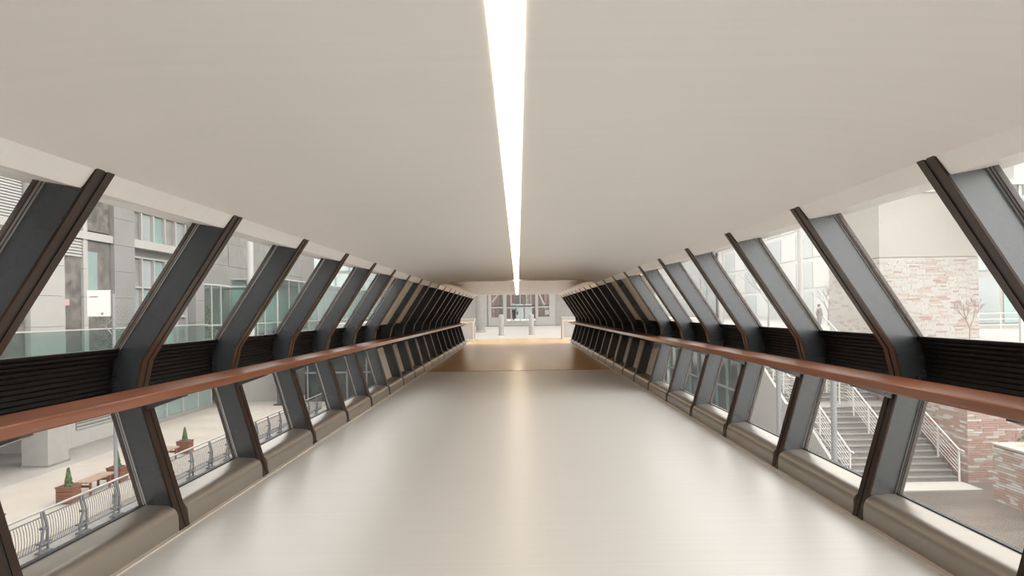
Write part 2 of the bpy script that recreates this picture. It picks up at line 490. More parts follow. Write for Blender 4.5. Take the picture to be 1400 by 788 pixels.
# handrails: wide timber leaning rails, paler beyond the joint
def rail_prof(s):
    x0, x1, z0, z1 = 2.50, 2.808, 1.008, 1.078
    b = 0.008
    return mir([(x0, z0 + b), (x0, z1 - b), (x0 + b, z1), (x1 - b, z1), (x1, z1 - b), (x1, z0), (x0 + b, z0)], s)
for s, nm in SIDES:
    sd = 'street side' if s < 0 else 'stair side'
    for y0, y1, mt, lb in ((Y_BACK, Y_JOINT, 'rail_wood', 'wide reddish timber leaning rail on the %s of the glazed walkway' % sd),
                           (Y_JOINT + 0.03, 37.2, 'rail_pale', 'pale leaning rail on the %s of the closed walkway' % sd)):
        MB().prism_y(rail_prof(s), y0, y1).build('handrail', M[mt], label=lb, cat='handrail', group='leaning rails')

# ---------------------------------------------------------------- lobby at the far end
ramp = MB().add([(-9, Y_END, -0.3), (9, Y_END, -0.3), (9, 60, -0.3), (-9, 60, -0.3), (-9, Y_END, -0.002), (9, Y_END, -0.002), (9, 60, 0.40), (-9, 60, 0.40)],
                [(0,3,2,1), (4,5,6,7), (0,1,5,4), (1,2,6,5), (2,3,7,6), (3,0,4,7)])
tag(ramp.build('floor', M['lobby_floor']), 'very pale lobby floor beyond the end of the walkway', 'floor', kind='structure')
def ramp_z(y): return 0.40*(y - Y_END)/(60 - Y_END)
for x, lb in ((-1.08, 'pale cylindrical bollard nearer the round white column'), (0.86, 'pale cylindrical bollard nearer the right wall pier')):
    y = 47.0
    e = empty('bollard', (x, y, ramp_z(y)), lb, 'bollard', 'lobby bollards')
    MB().lathe([(0.165, 0.05), (0.165, 1.24), (0.15, 1.29), (0.09, 1.32), (0.0, 1.325)], 0, 0, 20).build('post', M['white_paint'], e, smooth=True)
    MB().lathe([(0.21, 0.0), (0.21, 0.05), (0.17, 0.052)], 0, 0, 20).build('base_ring', M['white_metal'], e)
for s in (-1, 1):
    e = empty('end_cabinet', (s*2.82, 41.2, 0), 'pale boxy cabinet closing the %s rail at the walkway end' % ('street-side' if s < 0 else 'stair-side'), 'cabinet', 'cabinets at the rail ends')
    MB().box(-0.36, 0.36, -0.5, 0.6, 0.0, 1.12).build('body', M['panel_beige'], e)
    MB().box(-0.40, 0.40, -0.55, 0.65, 1.12, 1.24).build('top', M['white_metal'], e)
    MB().box(-0.30, 0.30, -0.515, -0.50, 0.10, 1.02).build('door', M['white_paint'], e)
    MB().box(-s*0.375 if s > 0 else 0.36, -s*0.36 if s > 0 else 0.375, -0.42, 0.52, 0.10, 1.02).build('door', M['white_paint'], e)
e = empty('round_column', (-2.62, 51, ramp_z(51)), 'round white column standing in the lobby', 'column')
MB().lathe([(0.33, 0.10), (0.33, 4.2)], 0, 0, 28).build('shaft', M['stone_white'], e, smooth=True)
MB().lathe([(0.40, 0.0), (0.40, 0.10), (0.34, 0.105)], 0, 0, 28).build('base', M['white_metal'], e)

scr = empty('window_%d' % (wn + 1), (0, 60, 0.4), 'white framed glazed screen with diagonal braces at the end of the lobby', 'window', kind='structure')
def SX(px): return ray(px, 426)[0]*60
def SZ(py): return EYE + ray(708, py)[1]*60
def part(o): return attach(o, scr)
bot, base_top = 0.4, SZ(434)
for x0, x1 in ((662, 666), (667.5, 672), (688, 692.5), (732, 736), (751, 760)):
    part(MB().box(SX(x0), SX(x1), 59.85, 60.15, bot, 3.6).build('frame_post', M['white_metal']))
part(MB().box(SX(666), SX(667.5), 59.9, 60.1, bot, 3.6).build('frame_post', M['pole_grey']))
for x0, x1 in ((672, 688), (736, 751)):
    part(MB().box(SX(x0), SX(x1), 59.85, 60.15, bot, base_top).build('base_panel', M['white_metal']))
    part(MB().box(SX(x0), SX(x1), 59.98, 60.0, base_top, 3.6).build('glass_pane', M['clear_glass']))
    part(MB().box(SX(x0), SX(x1), 59.92, 60.08, SZ(421.5), SZ(419)).build('rail', M['white_metal']))
    part(MB().box(SX(x0), SX(x1), 59.90, 60.06, SZ(419), SZ(418)).build('rail', M['gasket']))
part(MB().box(SX(692.5), SX(732), 59.92, 60.08, SZ(421.5), SZ(419.5)).build('rail', M['white_metal']))
part(MB().box(SX(692.5), SX(732), 59.90, 60.06, SZ(419.5), SZ(418.3)).build('rail', M['gasket']))
part(MB().box(SX(692.5), SX(732), 59.98, 60.0, 0.62, 3.6).build('glass_pane', M['clear_glass']))
for x in (699, 711.5, 720, 726):
    part(MB().box(SX(x)-0.035, SX(x)+0.035, 59.93, 60.07, SZ(440), 3.6).build('mullion', M['white_metal']))
part(MB().tube((SX(673), 59.95, SZ(413)), (SX(682), 59.95, SZ(402)), 0.075, 8).build('brace', M['white_metal']))
part(MB().tube((SX(750-6), 59.95, SZ(418)), (SX(737), 59.95, SZ(402)), 0.075, 8).build('brace', M['white_metal']))
part(MB().box(SX(655), SX(765), 59.8, 60.2, 3.6, 4.3).build('header', M['white_metal']))
part(MB().box(SX(655), SX(765), 59.75, 59.85, 0.36, 0.42).build('threshold', M['stone_dark']))
for s, nm, px0, px1 in ((-1, 'lobby_left', 575, 655), (1, 'lobby_right', 760, 850)):
    tag(MB().box(SX(px0), SX(px1), 59.8, 60.2, 0.0, 4.3).build('wall_' + nm, M['stone_white']), 'plain pale lobby wall on the %s of the glazed screen' % ('street side' if s < 0 else 'stair side'), 'wall', kind='structure')
lr = empty('ceiling', (0, 50, 4.3), 'unseen pale slats added above the lobby to dim the sky', 'ceiling', kind='structure')  # out of view, added to cut the sky light falling on the lobby
for k in range(12):
    attach(MB().box(-9, 9, 36.4 + 2*k, 36.4 + 2*k + 0.95, 4.3, 4.5).build('shade_slat', M['fascia_cream']), lr)
# steps and terrace beyond the screen
st = empty('lobby_steps', (0.3, 60.4, 0.4), 'low pale steps climbing behind the glazed screen', 'steps')
for k in range(3):
    attach(MB().box(-1.4, 2.0, 60.3 + 0.5*k, 60.82 + 0.5*k, 0.25, 0.54 + 0.13*k).build('step', M['lobby_floor']), st)
tag(MB().box(-16, 16, 61.8, 84, 0.2, 0.80).build('terrace_paving', M['lobby_floor']), 'pale paving beyond the lobby steps', 'paving', kind='structure')
bs = empty('brownstone_building', (0, 80, 0.8), 'dull brown building seen through the lobby screen', 'building')
attach(MB().box(-15, 15, 80, 84, 0.8, 22).build('wall', M['brownstone']), bs)
for k in range(14):
    x = -6.6 + k*0.95
    attach(MB().box(x, x + 0.30, 79.7, 80, 0.8, 12).build('pier', M['stone_dark'] if k % 2 else M['brownstone']), bs)
for x0, x1 in ((-0.2, 0.65), (0.75, 1.55)):
    p = attach(MB().box(x0, x1, 79.5, 79.69, 0.82, 2.4).build('door', M['glass_pale']), bs)
cb = empty('side_table', (2.35, 64, 0.8), 'low dark table with a white box beyond the right pane', 'table')
MB().box(-0.55, 0.55, -0.2, 0.2, 0.42, 0.48).build('top', M['stone_dark'], cb)
for x in (-0.45, 0.45): MB().box(x-0.03, x+0.03, -0.15, 0.15, 0, 0.42).build('leg', M['stone_dark'], cb)
bx_ = empty('parcel_box', (2.55, 64, 1.28), 'small white box standing on the low dark table', 'box')
MB().box(-0.17, 0.17, -0.14, 0.14, 0, 0.36).build('carton', M['white_metal'], bx_)
MB().box(-0.178, 0.178, -0.148, 0.148, 0.36, 0.40).build('lid', M['white_paint'], bx_)

# ---------------------------------------------------------------- people
def skin_mesh(name, verts, edges, radii, mt, parent, sub=1):
    me = bpy.data.meshes.new(name); me.from_pydata(verts, edges, [])
    me.materials.append(mt)
    o = bpy.data.objects.new(name, me); col.objects.link(o); o.parent = parent
    md = o.modifiers.new('skin', 'SKIN'); md.use_smooth_shade = True
    sk = me.skin_vertices[0].data if me.skin_vertices else None
    if sk is None:
        bm = bmesh.new(); bm.from_mesh(me); bm.verts.layers.skin.verify(); bm.to_mesh(me); bm.free()
        sk = me.skin_vertices[0].data
    for v, rr in zip(sk, radii):
        v.radius = rr if isinstance(rr, tuple) else (rr, rr)
    sk[0].use_root = True
    o.modifiers.new('sub', 'SUBSURF').levels = sub
    o.modifiers['sub'].render_levels = sub
    return o
def person(name, loc, rz, label, group, top, bottom, stride=0.2, coat=False, height=1.72):
    e = empty(name, loc, label, 'person', group)
    e.rotation_euler = (0, 0, rz)
    e.scale = (height/1.72,)*3
    V = [(0,0,0.93), (0,0,1.10), (0,0,1.32), (0,0.0,1.45), (0,-0.01,1.53), (0,-0.02,1.62), (0,-0.01,1.70)]
    R = [(0.11,0.08), (0.10,0.075), (0.115,0.08), (0.06,0.055), (0.05,0.05), (0.078,0.095), (0.05,0.06)]
    E = [(i, i+1) for i in range(6)]
    def chain(root, pts, rr):
        p = root
        for q, r_ in zip(pts, rr):
            V.append(q); R.append(r_); E.append((p, len(V)-1)); p = len(V)-1
    st_ = stride
    legs = {}
    for sx, f in ((-1, 1), (1, -1)):
        chain(0, [(sx*0.09, 0, 0.86), (sx*0.10, -f*st_*0.55 - 0.03, 0.48), (sx*0.10, -f*st_, 0.09), (sx*0.11, -f*st_ - 0.15, 0.035)], [0.068, 0.048, 0.036, 0.030])
    for sx, f in ((-1, -1), (1, 1)):
        chain(2, [(sx*0.17, 0, 1.40), (sx*0.24, -f*st_*0.15 + 0.02, 1.12), (sx*0.25, -f*st_*0.5 - 0.06, 0.88)], [0.045, 0.036, 0.028])
        hand = len(V) - 1
        for k, (ox, oz) in enumerate(((-0.03, -0.09), (-0.01, -0.10), (0.01, -0.105), (0.025, -0.09))):
            bx0 = V[hand]
            chain(hand, [(bx0[0] + ox*0.6, bx0[1] + (k-1.5)*0.022, bx0[2] + oz)], [0.010])
        chain(hand, [(bx0[0] - sx*0.03, bx0[1] - 0.045, bx0[2] - 0.045)], [0.010])
    skin_mesh('body', V, E, R, M['skin'], e)
    g = 0.022
    TV = [(0, 0, 0.85), V[1], V[2], V[3]]; TR = [(0.175,0.14), (0.155,0.122), (0.175,0.13), (0.09,0.08)]
    TE = [(0,1), (1,2), (2,3)]
    for sx, f in ((-1, -1), (1, 1)):
        n = len(TV)
        TV += [(sx*0.17, 0, 1.40), (sx*0.24, -f*st_*0.15 + 0.02, 1.12), (sx*0.248, -f*st_*0.45 - 0.05, 0.92)]
        TR += [0.08, 0.063, 0.05]; TE += [(2, n), (n, n+1), (n+1, n+2)]
    if coat:
        TV += [(0, 0, 0.62)]; TR += [(0.20, 0.17)]; TE += [(0, len(TV)-1)]
    skin_mesh('jacket', TV, TE, TR, top, e)
    LV = [(0,0,0.93)]; LR = [(0.155,0.12)]; LE = []
    for sx, f in ((-1, 1), (1, -1)):
        n = len(LV)
        LV += [(sx*0.09, 0, 0.84), (sx*0.10, -f*st_*0.55 - 0.03, 0.48), (sx*0.10, -f*st_, 0.08)]
        LR += [0.102, 0.078, 0.06]; LE += [(0, n), (n, n+1), (n+1, n+2)]
    LV.append((0, 0, 1.02)); LR.append((0.135, 0.105)); LE.append((0, len(LV)-1))
    skin_mesh('trousers', LV, LE, LR, bottom, e)
    for sx, f in ((-1, 1), (1, -1)):
        mb = MB(); y0 = -f*st_
        mb.add([(sx*0.10-0.045, y0+0.06, 0), (sx*0.10+0.045, y0+0.06, 0), (sx*0.11+0.045, y0-0.19, 0), (sx*0.11-0.045, y0-0.19, 0),
                (sx*0.10-0.04, y0+0.05, 0.09), (sx*0.10+0.04, y0+0.05, 0.09), (sx*0.11+0.035, y0-0.17, 0.05), (sx*0.11-0.035, y0-0.17, 0.05)],
               [(0,3,2,1), (4,5,6,7), (0,1,5,4), (1,2,6,5), (2,3,7,6), (3,0,4,7)])
        mb.build('shoe', M['shoe_dark'], e, bevel=0.015)
    hm = MB(); hm.lathe([(0.02, 1.745), (0.07, 1.73), (0.098, 1.68), (0.10, 1.63), (0.085, 1.575), (0.05, 1.555)], 0, 0.022, 14)
    hm.build('hair', M['hair_dark'], e, smooth=True)
    fm = MB()
    for sx in (-1, 1): fm.box(sx*0.035-0.012, sx*0.035+0.012, -0.118, -0.10, 1.627, 1.642)
    fm.box(-0.025, 0.025, -0.112, -0.095, 1.56, 1.567)
    fm.build('face_features', M['hair_dark'], e)
    nm_ = MB(); nm_.add([(-0.014,-0.108,1.585), (0.014,-0.108,1.585), (0,-0.14,1.59), (0,-0.108,1.635)], [(0,1,2), (1,3,2), (3,0,2), (0,3,1)]); nm_.build('nose', M['skin'], e)
    for sx in (-1, 1):
        MB().lathe([(0.006, 1.58), (0.02, 1.595), (0.022, 1.625), (0.008, 1.64)], sx*0.086, -0.015, 8).build('ear', M['skin'], e)
    return e
pz = person('person', (-0.38, 66, 0.80), math.radians(200), 'person in dark trousers and pale teal jacket walking beyond the glazed screen', None, M['cloth_teal'], M['cloth_black'], 0.26)
bagE = empty('shoulder_bag', (-0.05, 65.9, 1.30), 'dark bag carried by the person beyond the glazed screen', 'bag')
MB().box(-0.07, 0.07, -0.17, 0.17, 0, 0.30).build('pouch', M['cloth_black'], bagE, bevel=0.03)
MB().tube((0, -0.12, 0.30), (-0.16, 0.0, 0.88), 0.012, 6).tube((0, 0.12, 0.30), (-0.16, 0.0, 0.88), 0.012, 6).build('strap', M['cloth_black'], bagE)
px_, _z = on_y(1120, 426, 50)
person('person', (px_, 50, 0.04), math.radians(30), 'person in a long grey coat standing on the upper terrace', None, M['cloth_grey'], M['cloth_grey'], 0.10, coat=True, height=1.72)

# ---------------------------------------------------------------- outside, street side
G = -4.6                     # street level below the walkway floor
def thing_box(name, mt, x0, x1, y0, y1, z0, z1, **t):
    return MB().box(min(x0, x1), max(x0, x1), min(y0, y1), max(y0, y1), z0, z1).build(name, mt, **t)
thing_box('street_paving', M['street_grey'], -13.4, -30, -95, 13.0, G - 0.3, G, label='unseen near stretch of street, greyed to darken rib reflections', cat='paving', kind='structure')  # out of view, kept grey so the street-side ribs reflect less light
thing_box('street_paving', M['street_paving'], -13.4, -30, 13.0, 150, G - 0.3, G, label='cream street paving with planters below the walkway', cat='paving', kind='structure')
thing_box('street_strip', M['street_grey'], -19.0, -30, 13.0, 37, G, G + 0.004, label='grey paving strip along the arcade columns', cat='paving', kind='structure')
thing_box('quay_paving', M['kerb_stone'], 8.2, -13.4, -120, 150, G - 0.4, G - 0.05, label='grey ground under the walkway', cat='paving', kind='structure')

# railing along the quay
FX, FTOP = -12.7, -3.5
fe = empty('quay_railing', (FX, 30, G), 'grey steel railing with splayed posts along the cream street', 'railing')
attach(MB().tube((FX, 15.5, FTOP), (FX, 47, FTOP), 0.035, 8).build('top_rail', M['fence_rail']), fe)
attach(MB().tube((FX, 15.5, FTOP - 0.95), (FX, 47, FTOP - 0.95), 0.025, 6).build('bottom_rail', M['fence_steel']), fe)
attach(MB().tube((FX, 15.5, FTOP - 0.16), (FX, 47, FTOP - 0.16), 0.018, 6).build('middle_rail', M['fence_steel']), fe)
bal = MB()
bp = [(0, -0.16), (0.05, -0.35), (0.07, -0.6), (0.05, -0.8), (0, -0.95)]
for (p, q) in zip(bp, bp[1:]): bal.tube((p[0], 0, p[1]), (q[0], 0, q[1]), 0.009, 4)
balm = bal.mesh('baluster', M['fence_steel'])
nb = 0
y = 15.6
while y < 46.9 and nb < 298:
    attach(put('baluster', balm, None, (FX, y, FTOP)), fe); nb += 1
    y += 0.107
pb = MB()
for dy in (-0.17, 0.17):
    pb.tube((0.0, dy*0.25, 0.0), (0.09, dy*0.5, -0.45), 0.03, 6).tube((0.09, dy*0.5, -0.45), (0.03, dy, -1.09), 0.035, 6)
pb.box(-0.03, 0.10, -0.09, 0.09, -0.50, -0.44).box(-0.05, 0.1, -0.22, 0.22, -0.86, -0.82).box(-0.06, 0.12, -0.24, 0.24, -1.1, -1.06)
pbm = pb.mesh('post', M['fence_steel'])
for k in range(18):
    attach(put('post', pbm, None, (FX, 15.9 + 1.75*k, FTOP)), fe)

# planters with clipped conical shrubs, timber benches between
def shrub_cone(h, r):
    mb = MB(); rnd = random.Random(3)
    for k in range(620):
        t = rnd.random()**0.8
        a = rnd.random()*2*math.pi
        rr = r*(1-t)*(0.75 + 0.35*rnd.random()) + 0.012
        c = Vector((rr*math.cos(a), rr*math.sin(a), 0.03 + h*t))
        d = 0.030 + 0.02*rnd.random()
        n = Vector((math.cos(a)*0.6 + rnd.uniform(-.5, .5), math.sin(a)*0.6 + rnd.uniform(-.5, .5), 0.5 + rnd.uniform(-.5, .5))).normalized()
        u = n.orthogonal().normalized()*d; w = n.cross(u)
        mb.add([c-u, c-w*0.6, c+u+n*0.01, c+w*0.6], [(0,1,2,3)])
    mb.lathe([(r*0.72, 0.02), (r*0.45, h*0.45), (0.01, h*0.95)], 0, 0, 10)
    return mb
sm = shrub_cone(0.60, 0.12).mesh('conical_shrub', M['shrub_green'])
def planter_parts(e):
    for k in range(4):
        z = 0.02 + 0.13*k
        MB().box(-0.27, 0.27, -0.27, 0.27, z, z + 0.12).build('board_course', M['planter_wood'], e, bevel=0.006)
    r = MB().box(-0.29, 0.29, -0.29, -0.22, 0.53, 0.57).box(-0.29, 0.29, 0.22, 0.29, 0.53, 0.57).box(-0.29, -0.22, -0.22, 0.22, 0.53, 0.57).box(0.22, 0.29, -0.22, 0.22, 0.53, 0.57)
    r.build('rim', M['planter_wood'], e)
    MB().box(-0.22, 0.22, -0.22, 0.22, 0.51, 0.54).build('soil', M['stone_dark'], e)
    put('conical_shrub', sm, e, (0, 0, 0.53))
specs = [(20.9, 'timber planter with conical shrub next to the broad stone column'), (24.6, 'timber planter with conical shrub beside the long pale bench'),
         (27.6, 'timber planter with conical shrub just past the sign pole'), (33.2, 'timber planter with conical shrub in front of the glass shopfront')]
for y, lb in specs:
    e = empty('planter', (-15.2, y, G), lb, 'planter', 'street planters')
    planter_parts(e)
for y, ln, lb in ((26.1, 1.7, 'timber bench between two planters near the sign pole'), (30.4, 3.4, 'long timber bench leading to the planter by the shopfront')):
    e = empty('bench', (-15.2, y, G), lb, 'bench', 'street benches')
    for k in range(4):
        x = -0.26 + 0.135*k
        MB().box(x, x + 0.115, -ln/2, ln/2, 0.46, 0.52).build('slat', M['bench_top'], e)
    for yy in (-ln/2 + 0.25, ln/2 - 0.25):
        MB().box(-0.24, -0.18, yy - 0.04, yy + 0.04, 0, 0.46).build('leg', M['planter_wood'], e)
        MB().box(0.18, 0.24, yy - 0.04, yy + 0.04, 0, 0.46).build('leg', M['planter_wood'], e)
        MB().box(-0.18, 0.18, yy - 0.03, yy + 0.03, 0.28, 0.36).build('crossbar', M['planter_wood'], e)

# sign pole
a, _b = ray(158, 600)
SP = (-13.5, 13.5/abs(a))
e = empty('sign_pole', (SP[0], SP[1], G), 'grey pole carrying a white notice board above the railing', 'sign')
MB().tube((0, 0, 0), (0, 0, 7.0), 0.065, 12, 0.05).build('pole', M['pole_grey'], e, smooth=True)
MB().lathe([(0.13, 0), (0.13, 0.3), (0.07, 0.36)], 0, 0, 12).build('pole_foot', M['pole_grey'], e)
zb_, zt_ = on_y(135, 433, SP[1])[1] - G, on_y(135, 397, SP[1])[1] - G
xl = on_y(120, 415, SP[1])[0] - SP[0]
bo = MB().box(xl, -0.10, -0.03, 0.03, zb_, zt_).build('board', M['sign_white'], e)
MB().box(xl + 0.08, xl + 0.36, -0.034, -0.03, zt_ - 0.24, zt_ - 0.20).build('print_line', M['sign_grey'], bo)
MB().lathe([(0.05, zb_ + 0.05), (0.05, zb_ + 0.13)], xl + 0.5, -0.005, 10).build('print_mark', M['sign_grey'], bo)
for z in (zb_ + 0.06, zt_ - 0.06):
    MB().box(-0.10, 0.0, -0.02, 0.02, z - 0.02, z + 0.02).build('clamp', M['pole_grey'], e)
MB().tube((-0.02, 0, zb_ - 0.05), (-0.28, 0, zb_ - 0.35), 0.025, 6).tube((-0.28, 0, zb_ - 0.35), (-0.02, 0, zb_ - 0.65), 0.02, 6).build('bracket', M['pole_grey'], e)

# arcade building on the street: upper floors on piers above a recessed ground floor
XF = -20.0
ab = empty('arcade_building', (XF - 3, 40, G), 'pale stone building with an arcade, glass balustrade and rough stone infill', 'building')
def fx(px, py): return on_x(px, py, XF)
def fpart(name, mt, x0, x1, y0, y1, z0, z1, parent=ab):
    return attach(MB().box(min(x0, x1), max(x0, x1), min(y0, y1), max(y0, y1), z0, z1).build(name, mt), parent)
YL, YR = 10.0, 46.0
fpart('upper_wall', M['stone_pale'], XF - 6, XF - 0.5, YL, YR, -0.3, 30)  # carried up out of view to keep sky off the street-side ribs
fpart('deck_slab', M['stone_white'], XF - 6, XF + 0.6, YL, YR, -0.55, -0.08)
for z in (5.25, 10.6, 16.0, 21.5, 27.0):
    fpart('floor_band', M['stone_white'], XF - 0.5, XF + 0.1, YL, YR, z, z + 0.36)
def dpt(px): return on_x(px, 400, XF)[0]
dk = empty('dark_reflect_block', (XF - 3, -42, G), 'unseen dark block added behind the viewpoint to darken rib reflections', 'building')  # unseen, added so the street-side ribs reflect something dark
attach(MB().box(XF - 8, XF - 0.5, -95, 9.9, G, 30).build('wall', M['stone_dark']), dk)
for k in range(20):
    attach(MB().box(XF - 0.5, XF - 0.3, -94 + 5.2*k, -94 + 5.2*k + 0.5, G, 30).build('pier', M['stone_mid']), dk)
# piers (pale), stone joints as separate courses
def pier(px0, px1, mt, proud=0.12, z0=-0.08, z1=14.8):
    y0, y1 = dpt(px0), dpt(px1)
    z = z0; h = 1.32
    while z < z1 - 0.1:
        fpart('stone_course', mt, XF - 0.5, XF + proud, y0, y1, z + 0.015, min(z + h, z1))
        z += h
pier(36, 84, M['stone_white'], 0.16)
pier(113, 119, M['stone_white'], 0.06)
pier(153, 181, M['stone_pale'], 0.16)
pier(262, 274, M['stone_pale'], 0.25)
for px0, px1, py0, py1, mt in ((86, 112, 345, 470, 'stone_rough'), (120, 152, 345, 470, 'stone_rough'), (0, 34, 380, 470, 'stone_rough')):
    y0, y1 = dpt(px0), dpt(px1)
    fpart('infill', M[mt], XF - 0.5, XF - 0.04, y0, y1, -0.08, 5.2)
for px0, px1 in ((88, 112), (120, 152)):
    y0, y1 = dpt(px0), dpt(px1)
    fpart('infill', M['stone_rough'] if px0 > 100 else M['glass_pale'], XF - 0.5, XF - 0.04, y0, y1, 5.7, 10.6)
y0, y1 = dpt(120), dpt(134)
fpart('window', M['glass_teal'], XF - 0.04, XF - 0.01, y0, y1, 1.9, 4.7)
# window grid near the end of the facade
y0, y1 = dpt(183), dpt(260)
nx = 5
for fz in (0.0, 5.7, 10.95):
    for k in range(nx):
        ya = y0 + (y1 - y0)*k/nx; yb = y0 + (y1 - y0)*(k + 1)/nx
        for r_ in range(3):
            za = fz + 1.6*r_ + 0.05; zb2 = za + 1.45
            w = fpart('window', M[('glass_teal', 'glass_pale', 'stone_mid')[(k*2 + r_ + int(fz)) % 3]], XF - 0.5, XF - 0.36, ya + 0.08, yb - 0.08, za, zb2)
        fpart('mullion', M['stone_white'], XF - 0.5, XF - 0.2, yb - 0.06, yb + 0.06, fz, fz + 4.85)
    for r_ in range(4):
        fpart('transom', M['stone_white'], XF - 0.5, XF - 0.22, y0, y1, fz + 1.6*r_ - 0.05, fz + 1.6*r_ + 0.05)
# louvred plant grilles
def grille(x, y0, y1, z0, z1, pitch, parent):
    g_ = fpart('grille_back', M['grille_gap'], x - 0.1, x, y0, y1, z0, z1, parent)
    mb = MB(); z = z0
    while z < z1:
        mb.box(x, x + 0.05, y0, y1, z, z + pitch*0.62); z += pitch
    o = mb.build('grille_slats', M['grille']); o['kind'] = 'stuff'
    o.parent = g_; return o
grille(XF - 0.08, dpt(-60), dpt(33), 4.6, 9.6, 0.12, ab)
grille(XF - 0.02, dpt(86), dpt(112), 4.4, 5.2, 0.14, ab)
# small pink notice on the rough stone
tag(MB().box(XF - 0.03, XF + 0.0, *(sorted((on_x(88.5, 410, XF)[0], on_x(95, 410, XF)[0]))), on_x(92, 418, XF)[1], on_x(92, 409, XF)[1]).build('wall_notice', M['sign_pink']),
    'small pink and white notice on the rough stone infill', 'sign')
# glass balustrade along the deck, one pane per bay
gb = empty('deck_balustrade', (XF + 0.5, 38, -0.08), 'teal glass balustrade on the deck of the arcade building', 'balustrade')
y = 26.0
while y < 45.9:
    attach(MB().box(XF + 0.48, XF + 0.50, y + 0.02, min(y + 1.6, 46) - 0.02, -0.06, 1.05).build('glass_panel', M['balustrade_glass']), gb); y += 1.6
attach(MB().box(XF + 0.46, XF + 0.52, 26, 46, 1.05, 1.10).build('cap_rail', M['white_metal']), gb)
# ground floor: columns, white wall, grille, shopfront
for k, yy in enumerate((21.6, 30.6)):
    e = empty('stone_column', (XF - 0.2, yy, G), ('broad pale stone column of the arcade beside the white wall', 'broad pale stone column of the arcade left of the wall grille')[0 if k == 0 else 1] if k else 'broad pale stone column at the start of the arcade', 'column')
    MB().box(-0.55, 0.55, -0.15, 1.25, 0.08, 4.05).build('shaft', M['stone_white'], e)
    MB().box(-0.6, 0.6, -0.2, 1.3, 0.0, 0.08).build('base', M['stone_mid'], e)
fpart('ground_wall', M['white_paint'], -25, -24, YL, 33.8, G, -0.55)
fpart('ground_wall', M['white_paint'], -24, XF - 1.0, 33.6, 39.3, G, -0.55)
grille(XF - 0.99, 34.6, 38.2, -3.7, -1.6, 0.16, ab)
fpart('plinth', M['kerb_stone'], XF - 1.0, XF - 0.9, 33.6, 39.3, G, G + 0.12)
sf = fpart('shopfront', M['glass_teal'], XF - 1.3, XF - 1.1, 39.4, 50.0, G + 0.25, -0.55)
fpart('plinth', M['kerb_stone'], XF - 1.3, XF - 0.95, 39.4, 50.0, G, G + 0.25)
for k in range(6):
    yy = 39.4 + k*2.12
    fpart('shop_mullion', M['white_metal'], XF - 1.1, XF - 1.0, yy - 0.05, yy + 0.05, G + 0.25, -0.55)
fpart('shop_soffit', M['stone_white'], XF - 6, XF - 0.4, 46, 50.4, -0.55, -0.1)

# glazed pavilion further along the street, stone block behind
sb = empty('stone_block', (-31, 75, G), 'grey weathered stone building behind the glass pavilion', 'building')
for r_ in range(9):
    for k in range(9):
        attach(MB().box(-33, -28 - 0.02*((k + r_) % 3), 47 + 6*k + 0.02, 53 + 6*k - 0.02, G + 2.2*r_ + 0.02, G + 2.2*r_ + 2.2).build('stone_panel', M['stone_mid']), sb)
def pavilion(y0, y1, xo, zt, lb, nseg, gm='glass_teal'):
    e = empty('glass_pavilion', (xo - 2, (y0+y1)/2, -0.1), lb, 'pavilion', 'glass pavilions on the street')
    L = (y1 - y0)/nseg
    for k in range(nseg):
        attach(MB().box(xo - 0.06, xo, y0 + L*k + 0.05, y0 + L*(k+1) - 0.05, -0.05, zt).build('glass_panel', M['balustrade_glass']), e)
        attach(MB().box(xo - 0.08, xo + 0.02, y0 + L*k - 0.05, y0 + L*k + 0.05, -0.1, zt).build('mullion', M['white_metal']), e)
    attach(MB().box(xo - 3.9, xo - 3.8, y0, y1, -0.1, zt).build('back_wall', M[gm]), e)
    attach(MB().box(xo - 3.8, xo, y0 - 0.02, y0 + 0.04, -0.05, zt).build('glass_panel', M['balustrade_glass']), e)
    attach(MB().box(xo - 3.9, xo + 0.05, y0 - 0.06, y1, zt, zt + 0.10).build('roof_edge', M['white_metal']), e)
    attach(MB().box(xo - 3.9, xo + 0.05, y0 - 0.06, y1, 0.95, 1.02).build('transom', M['white_metal']), e)
    return e
pavilion(46.3, 50.8, XF, 3.6, 'low glass lift enclosure at the end of the arcade building', 3)
pavilion(54.5, 59.5, XF, 3.7, 'square glass box beside the round white mast', 3)
pavilion(61.0, 118.0, XF, 4.6, 'long glass pavilion with white mullions above the street', 19)
thing_box('upper_deck', M['stone_white'], XF - 12, XF + 0.6, 46.02, 120, -0.5, -0.1, label='pale upper deck carrying the glass pavilions', cat='deck', kind='structure')
d_, _ = on_x(342, 360, XF + 0.3)
e = empty('white_mast', (XF + 0.3, d_, -0.1), 'tall round white mast rising beside the glass box', 'mast')
MB().lathe([(0.24, 0.12), (0.24, 14)], 0, 0, 20).build('shaft', M['white_metal'], e, smooth=True)
MB().lathe([(0.34, 0), (0.34, 0.12), (0.25, 0.121)], 0, 0, 20).build('base', M['white_metal'], e)
